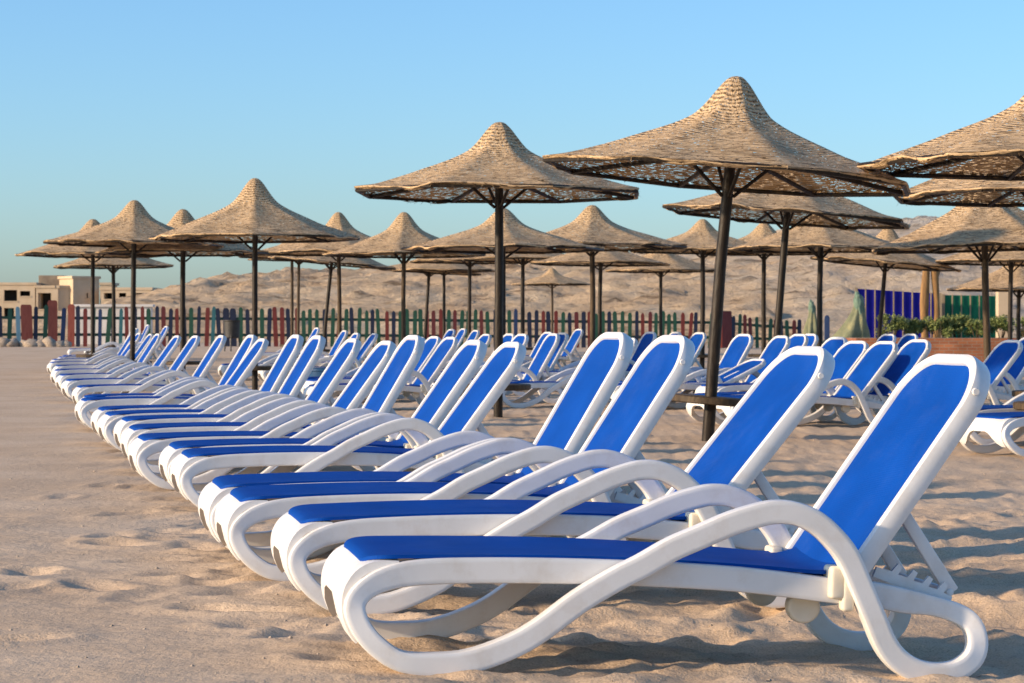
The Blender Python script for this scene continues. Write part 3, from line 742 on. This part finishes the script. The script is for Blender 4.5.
# ---------------------------------------------------------------- hill
def lin(x, tab): return np.interp(x, [a for a, b in tab], [b for a, b in tab])
SKY = [(-400, 322), (60, 321), (150, 305), (178, 292), (195, 291), (215, 280), (245, 275), (268, 277), (290, 270), (340, 272), (400, 268), (470, 264), (540, 262), (600, 258), (660, 252), (720, 246), (760, 238), (800, 230), (850, 226), (900, 221), (930, 217), (955, 220), (1000, 214), (1060, 208), (1200, 204), (1500, 215), (1900, 250)]
hx = np.linspace(-75, 120, 330); hy_ = np.concatenate([np.linspace(97, 190, 130), np.linspace(192, 330, 40)])
HXg, HYg = np.meshgrid(hx, hy_)
Yr = 172-.20*np.clip(HXg, -40, 60)                           # ridge line: farther at the left
ridge = pz_at(lin(CX+HXg/Yr*F_PX, SKY), Yr)
foot = 112-.10*np.clip(HXg, 0, 60)
t = np.clip((HYg-foot)/(Yr-foot), 0, 1)
prof = np.where(HYg < Yr, .10*smooth(t)+.90*t**.62, 1-.9*smooth((HYg-Yr)/150))
HZg = .15+(ridge-.15)*prof
rough_ = smooth((HYg-foot+6)/14); amp_ = np.clip((ridge-.2)/4, .12, 1)
HZg = HZg + rough_*amp_*(.28*fbm(HXg*.07, HYg*.09, 7, 3)*np.where(t > .9, .3, 1) + .20*fbm(HXg*.35+HYg*.12, HYg*.22, 9, 4, .7) + .42*fbm(HXg*1.1, HYg*.8, 19, 3, .65)
             + .20*np.maximum(0, fbm(HXg*.25+HYg*.3, HYg*.5-HXg*.2, 29, 3)-.05)*2)
HZg = HZg - .8*(1-smooth((HYg-97)/9))
ny, nx = HXg.shape; idx = np.arange(nx*ny).reshape(ny, nx)
Q = np.stack([idx[:-1, :-1], idx[:-1, 1:], idx[1:, 1:], idx[1:, :-1]], -1).reshape(-1, 4)
me = bpy.data.meshes.new('hill'); me.from_pydata(np.stack([HXg, HYg, HZg], -1).reshape(-1, 3).tolist(), [], Q.tolist()); me.materials.append(M['rock'])
me.polygons.foreach_set('use_smooth', [True]*len(Q)); tag(link('hill', me), kind='structure')
# boulders at the hill foot and along the fence
bmesh_ = [pebble_mesh(k) for k in range(4)]
def boulder(px, Y, r, label, z=None, grp='boulders at the foot of the hill'):
    o = link('boulder', bmesh_[random.randrange(4)]); X = px_at(px, Y)
    o.location = (X, Y, (gz(X, Y) if z is None else z)+r*.25); o.scale = (r*random.uniform(.9, 1.5), r*random.uniform(.8, 1.2), r*random.uniform(.6, .9)); o.rotation_euler = (0, 0, random.uniform(0, 6))
    tag(o, label, 'rock', grp)
for i, (px, r) in enumerate([(3, .38), (12, .30), (26, .24), (33, .32), (41, .26), (50, .34), (58, .28), (67, .22)]):
    boulder(px, 85.6, r, f'rough stone at the foot of the left fence stretch, {ORD[i]} from the left', grp='stones under the left fence')

# ---------------------------------------------------------------- far houses
def facade(mb, x0, x1, z0, z1, th, holes, y=0):
    X = sorted({x0, x1, *[h[0] for h in holes], *[h[1] for h in holes]}); Zs = sorted({z0, z1, *[h[2] for h in holes], *[h[3] for h in holes]})
    for a, b in zip(X, X[1:]):
        for c, d in zip(Zs, Zs[1:]):
            mx, mz = (a+b)/2, (c+d)/2
            if any(h[0] < mx < h[1] and h[2] < mz < h[3] for h in holes): continue
            mb.box((mx, y+th/2, mz), (b-a, th, d-c))
YB = 220.
def BX(p): return px_at(p, YB)
def BZ(p): return pz_at(p, YB)
def house(px0, px1, top, holes, depth, material, label, rot=0, extras=(), Yb=YB):
    s = Yb/F_PX; w = (px1-px0)*s/max(math.cos(R(rot)), .5); zt = pz_at(top, Yb)
    root = empty('house', (px_at(px0, Yb), Yb, 0), R(rot)); tag(root, label, 'house', 'unfinished houses beyond the fence')
    H_ = [((a-px0)*s, (b-px0)*s, pz_at(d_, Yb), pz_at(c_, Yb)) for (a, b, c_, d_) in holes]
    mb = MB(); facade(mb, 0, w, -.5, zt, .35, H_)
    mb.box((.175, depth/2+.18, (zt-.5)/2), (.35, depth-.35, zt+.5)); mb.box((w-.175, depth/2+.18, (zt-.5)/2), (.35, depth-.35, zt+.5)); mb.box((w/2, depth+.15, (zt-.5)/2), (w-.7, .3, zt+.5))
    mb.build('wall', M[material], root, smooth=False)
    mb = MB(); mb.box((w/2, depth/2+.17, zt+.12), (w+.3, depth+.5, .25)); mb.build('roof', M[material], root, smooth=False)
    if H_:
        for (a, b, c_, d_) in H_:
            mb = MB(); mb.box(((a+b)/2, 1.6, (c_+d_)/2), (b-a+.6, .1, d_-c_+.6)); mb.build('room_shade', M['dark_room'], root, smooth=False)  # near-black sheet stands in for the shade inside the opening
            mb = MB(); mb.box(((a+b)/2, .16, c_-.06), (b-a+.2, .42, .12)); mb.build('window_sill', M[material], root, smooth=False)
    return root
house(-40, 35, 285, [(-20, -6, 290, 301), (4, 17, 290, 301), (20, 30, 291, 296), (4, 14, 308, 325)], 9, 'plaster', 'sand coloured house shell at the far left with open window holes')
house(36, 58, 288, [(38, 51, 293, 309)], 7, 'plaster', 'narrow house with an open porch beside the far left house')
o = MB(); o.box((0, 0, 0), (2.3, 2.6, 1.0)); o = o.build('roof_tank', M['plaster_dark'], smooth=False, bevel=.03); o.location = (BX(46), YB+3.5, BZ(288)+.75); tag(o, 'dark block room on the roof of the narrow porch house', 'roof room')
house(56, 73, 288, [], 7, 'plaster', 'plain windowless house wall between the porch house and the tower', rot=24)
house(73, 96, 278.5, [(88, 90, 293, 298)], 3.0, 'plaster', 'tallest pale tower block among the far houses', rot=38)
house(101, 151, 290, [(104, 115, 293, 299), (119, 126, 293, 298), (134, 149, 293, 300)], 8, 'plaster', 'long low house with a row of dark window holes right of the tower')
house(100, 112, 285, [], 3, 'plaster', 'small upper block standing behind the long low house', Yb=231)
house(151, 186, 293.5, [(156, 163, 296, 302), (170, 177, 296, 302)], 6, 'plaster', 'lowest house shell, running from the long low house towards the hill')
house(190, 217, 293, [(199, 206, 296, 301)], 3, 'plaster', 'small hut on the lower slope of the hill', Yb=150)
root = MB(); wx0, wx1 = px_at(72, 101), px_at(152, 101)
root.box(((wx0+wx1)/2, 101, .65), (wx1-wx0, .3, 2.3)); root.box(((wx0+wx1)/2, 101, 1.86), (wx1-wx0+.2, .5, .12))
tag(root.build('garden_wall', M['plaster_pale'], smooth=False, bevel=.02), 'low pale wall with a capping behind the left pickets', 'wall')

# ---------------------------------------------------------------- right side: panels, planter, shrubs
def panel(px0, px1, top0, top1, Y, material, label, n):
    x0, x1 = px_at(px0, Y), px_at(px1, Y); root = empty('screen_panel', (x0, Y, gz(x0, Y))); g0 = gz(x0, Y); tag(root, label, 'fence panel')
    mb = MB(); w = (x1-x0)/n; z0, z1 = pz_at(top0, Y)-g0, pz_at(top1, Y)-g0
    K = n*4; V_ = []; F_ = []
    for s in (0, .02):
        for i in range(K+1):
            x = (x1-x0)*i/K; y = (.007 if (i % 4) in (1, 2) else -.007)+s; z = z0+(z1-z0)*i/K
            V_ += [(x, y, -.05), (x, y, z)]
    o_ = 2*(K+1)
    for i in range(K):
        a = 2*i; F_ += [(a, a+2, a+3, a+1), (o_+a, o_+a+1, o_+a+3, o_+a+2), (a+1, a+3, o_+a+3, o_+a+1)]
    mb.add(V_, F_); mb.build('sheet', M[material], root, smooth=False)
    for i in range(n+1):
        mb = MB(); z = z0+(z1-z0)*i/n+.03; mb.box((w*i, -.055, z/2), (.035 if i not in (0, n) else .09, .05, z)); mb.build('batten', M['post_tan'], root, smooth=False)
panel(856, 940, 288.5, 294, 75, 'blue_sheet', 'deep blue corrugated screen with thin battens behind the shrubs', 9)
panel(943, 997, 295, 296, 75.5, 'green_sheet', 'green corrugated screen with tan battens, right of the blue one', 6)
for px_, r_, top_, dx, lab in ((925.5, .12, 268, 0, 'thick rough timber post, left one of the brown pair'), (935.5, .10, 266, .0, 'thinner forked timber post, right one of the brown pair')):
    Y = 68+dx; X = px_at(px_, Y); zt = pz_at(top_, Y)-gz(X, Y); mb = MB(); P = []; rad = []
    for i in range(9):
        q = i/8; P.append((.04*math.sin(q*5+px_), .03*math.cos(q*4), -.2+(zt+.2)*q)); rad.append(r_*(1+.14*math.sin(q*9+px_)))
    mb.tube(P, rad, 12)
    if px_ > 930: mb.tube([(0, 0, zt*.86), (.10, 0, zt*.96), (.16, .02, zt*1.02)], [.07, .06, .05], 8)
    o = mb.build('timber_post', M['timber']); o.location = (X, Y, gz(X, Y)); tag(o, lab, 'post', 'brown timber posts')
Y = 72; X = px_at(1003, Y); mb = MB(); zt = pz_at(288, Y)-gz(X, Y)
mb.box((0, 0, zt/2-.1), (.38, .38, zt+.2)); mb.box((0, 0, zt+.03), (.46, .46, .06))
o = mb.build('masonry_pillar', M['plaster'], smooth=False, bevel=.015); o.location = (X, Y, gz(X, Y)); tag(o, 'square beige masonry pillar right of the green screen', 'pillar')
# brick planter
Y = 60; x0, x1 = px_at(856, Y), px_at(1075, Y); g0 = gz(x0, Y); zt = pz_at(338, Y)-g0
root = empty('brick_planter', (x0, Y, g0)); tag(root, 'long low orange brick planter holding the green shrubs', 'planter')
mb = MB(); w = x1-x0; mb.box((w/2, .1, zt/2-.1), (w, .2, zt+.2)); mb.box((w/2, 1.9, zt/2-.1), (w, .2, zt+.2)); mb.box((.1, 1.0, zt/2-.1), (.2, 1.596, zt+.2)); mb.box((w-.1, 1.0, zt/2-.1), (.2, 1.596, zt+.2))
mb.build('wall', M['brick'], root, smooth=False, bevel=.012)
mb = MB(); mb.box((w/2, 1.0, zt-.10), (w-.41, 1.59, .1)); mb.build('soil', M['soil'], root, smooth=False)
def leaves(mb, c, rx, ry, rz, n, size, rnd):
    clumps = [(rnd.uniform(-1, 1), rnd.uniform(-1, 1), rnd.uniform(-.5, 1)) for _ in range(9)]
    for i in range(n):
        cx_, cy_, cz_ = rnd.choice(clumps); d = Vector((rnd.gauss(0, 1), rnd.gauss(0, 1), rnd.gauss(0, 1))).normalized()*rnd.uniform(.1, .42)
        p = Vector(c)+Vector(((cx_*.7+d.x)*rx, (cy_*.7+d.y)*ry, (cz_*.7+d.z)*rz))
        a = Vector((rnd.gauss(0, 1), rnd.gauss(0, 1), rnd.gauss(.4, 1))).normalized(); b = a.orthogonal().normalized()
        b = (Matrix.Rotation(rnd.uniform(0, 6.3), 3, a) @ b); cc = a.cross(b); s = size*rnd.uniform(.6, 1.3)
        mb.add([p-b*s, p+cc*s*.38+a*s*.1, p+b*s, p-cc*s*.38+a*s*.1], [(0, 1, 2), (0, 2, 3)])
def shrub(px, Y, z0, zt, wpx, label, n=2600, seed=1):
    rnd = random.Random(seed); X = px_at(px, Y); h = zt-z0; r = wpx/F_PX*Y/2
    root = empty('shrub', (X, Y, z0)); tag(root, label, 'shrub', 'shrubs in the brick planter')
    mb = MB(); leaves(mb, (0, 0, h*.52), r, r*.8, h*.56, n, .034, rnd)
    for k in range(14):
        a = rnd.uniform(0, 6.3); q = rnd.uniform(.5, 1); tip = Vector((math.cos(a)*r*q, math.sin(a)*r*q*.7, h*rnd.uniform(.75, 1.12)))
        for j in range(7):
            p = tip*(.6+.4*j/6); leaves(mb, p, .05, .05, .05, 3, .05, rnd)
    mb.build('foliage', M['leaf'], root, smooth=False, fix=False)
    for k in range(6):
        a = rnd.uniform(0, 6.3); mb = MB(); mb.tube([(0, 0, -.12), (math.cos(a)*r*.3, math.sin(a)*r*.25, h*.4), (math.cos(a)*r*.6, math.sin(a)*r*.5, h*.85)], [.016, .011, .006], 5); mb.build('stem', M['twig'], root)
zs = pz_at(338, 60)-.06
SH = [(892, 316, 34, 'bushy green shrub at the left end of the brick planter'), (914, 320, 30, 'rounded green shrub left of the brown timber posts'), (938, 318, 28, 'grey green shrub at the foot of the brown timber posts'),
      (957, 316, 30, 'green shrub in front of the left half of the green screen'), (976, 322, 24, 'low thin shrub in front of the right half of the green screen'), (1001, 318, 30, 'green shrub in front of the masonry pillar'), (1026, 320, 28, 'green shrub cut by the right edge of the picture')]
for i, (p, t_, w_, lab) in enumerate(SH): shrub(p, 61+.25*(i % 2), zs, pz_at(t_, 61), w_, lab, seed=20+i)

# netted shrubs: draped cloth over a tall core
def netted(px, Y, top, label, sweep, headr, seed):
    X = px_at(px, Y); g0 = gz(X, Y); zt = pz_at(top, Y)-g0; root = empty('netted_shrub', (X, Y, g0)); tag(root, label, 'netted shrub')
    n = 40; rows = 26; V_ = []; F_ = []
    for i in range(rows):
        q = i/(rows-1); z = zt*.93*(1-q)
        for k in range(n):
            a = 2*math.pi*k/n; left = max(0, -math.cos(a))
            r = headr*(.55+.35*q)+ (sweep*left**1.5)*q**2.1 + .22*q**1.6
            r *= 1+.16*math.sin(7*a+seed+2*q)*(.3+q)+.30*float(vnoise(a*2+seed, q*5, seed))
            V_.append((r*math.cos(a), r*.8*math.sin(a), z if q < 1 else -.05))
    for i in range(rows-1):
        for k in range(n): F_.append((i*n+k, i*n+(k+1) % n, (i+1)*n+(k+1) % n, (i+1)*n+k))
    F_.append(tuple(range(n))); mb = MB(); mb.add(V_, F_); mb.build('net_drape', M['netting'], root)
    bm = bmesh.new(); bmesh.ops.create_icosphere(bm, subdivisions=4, radius=1)
    for v in bm.verts:
        k = 1+.45*float(fbm(v.co.x*2+seed, v.co.y*2+v.co.z*3, seed, 3)); v.co = Vector((v.co.x*headr*.66*k-.16*v.co.z*headr, v.co.y*headr*.6*k, zt-headr*1.7+v.co.z*headr*(1.8 if v.co.z > 0 else 2.6)*k))
    m_ = bpy.data.meshes.new('net_bundle'); bm.to_mesh(m_); bm.free(); m_.materials.append(M['netting_teal']); m_.polygons.foreach_set('use_smooth', [True]*len(m_.polygons)); link('net_bundle', m_, root)
netted(859, 71, 293, 'tall shrub in green netting sweeping leftwards to the ground before the blue screen', 1.0, .23, 3)
netted(812, 71, 301, 'slimmer shrub wrapped in teal netting left of the lone blue post', .25, .15, 8)

# blue tub and dark bin
Y = 33.5; X = px_at(326, Y); root = empty('tub', (X, Y, gz(X, Y))); tag(root, 'round blue plastic tub on the sand behind the ninth lounger', 'tub')
mb = MB(); mb.lathe([(.17, 0), (.20, .02), (.255, .20), (.275, .36), (.292, .37), (.295, .405), (.275, .41), (.262, .37), (.235, .2), (.18, .05), (.02, .04)], n=32); mb.build('bowl', M['tub'], root)
Y = 74; X = px_at(232, Y); root = empty('litter_bin', (X, Y, gz(X, Y))); tag(root, 'dark drum bin on thin splayed legs before the picket fence', 'bin')
mb = MB(); mb.lathe([(.20, .42), (.24, .45), (.26, .95), (.28, .97), (.28, 1.0), (.24, 1.0), (.22, .9), (.02, .88)], n=20); mb.build('drum', M['bin'], root)
for a in (30, 150, 270):
    mb = MB(); mb.tube([(.22*math.cos(R(a)), .22*math.sin(R(a)), .55), (.30*math.cos(R(a)), .30*math.sin(R(a)), -.03)], .022, 8); mb.build('leg', M['bin'], root)

# ---------------------------------------------------------------- light, sky, camera
SC = bpy.context.scene
SUN_AZ = (-.945, -.327); EL = R(16)
w = bpy.data.worlds.new('World'); SC.world = w; w.use_nodes = True; nt = w.node_tree
bgd = nt.nodes['Background']; sky = nt.nodes.new('ShaderNodeTexSky'); sky.sky_type = 'NISHITA'; sky.sun_disc = False
sky.sun_elevation = EL; sky.sun_rotation = math.atan2(SUN_AZ[0], SUN_AZ[1]) % (2*math.pi)
sky.altitude = 0; sky.air_density = 1.0; sky.dust_density = 1.0; sky.ozone_density = 6.0
tint = nt.nodes.new('ShaderNodeMix'); tint.data_type = 'RGBA'; tint.blend_type = 'MULTIPLY'; tint.inputs[0].default_value = 1; tint.inputs[7].default_value = (1.04, 1.02, .97, 1)
nt.links.new(sky.outputs[0], tint.inputs[6]); nt.links.new(tint.outputs[2], bgd.inputs[0]); bgd.inputs[1].default_value = .15
l = bpy.data.lights.new('sun', 'SUN'); l.energy = 3.9; l.angle = R(2.0); l.color = (1.0, .76, .51)
so = bpy.data.objects.new('sun', l); C.objects.link(so)
dv = Vector((SUN_AZ[0]*math.cos(EL), SUN_AZ[1]*math.cos(EL), math.sin(EL))); so.rotation_euler = dv.to_track_quat('Z', 'Y').to_euler(); so.location = dv*50+Vector((0, 20, 0))
cam = bpy.data.cameras.new('camera'); co = bpy.data.objects.new('camera', cam); C.objects.link(co); SC.camera = co
cam.sensor_width = 36; cam.lens = F_PX/1024*36; cam.clip_end = 5000; cam.clip_start = .05
co.location = (0, 0, CAM_H); co.rotation_euler = (R(90), 0, 0)
cam.shift_y = -(341.5-HOR)/1024
cam.dof.use_dof = True; cam.dof.focus_distance = 8.5; cam.dof.aperture_fstop = 15
SC.view_settings.view_transform = 'Standard'; SC.view_settings.look = 'None'; SC.view_settings.exposure = .72; SC.view_settings.gamma = 1; SC.view_settings.use_curve_mapping = False
SC.cycles.max_bounces = 6; SC.cycles.transparent_max_bounces = 12; SC.cycles.use_denoising = True
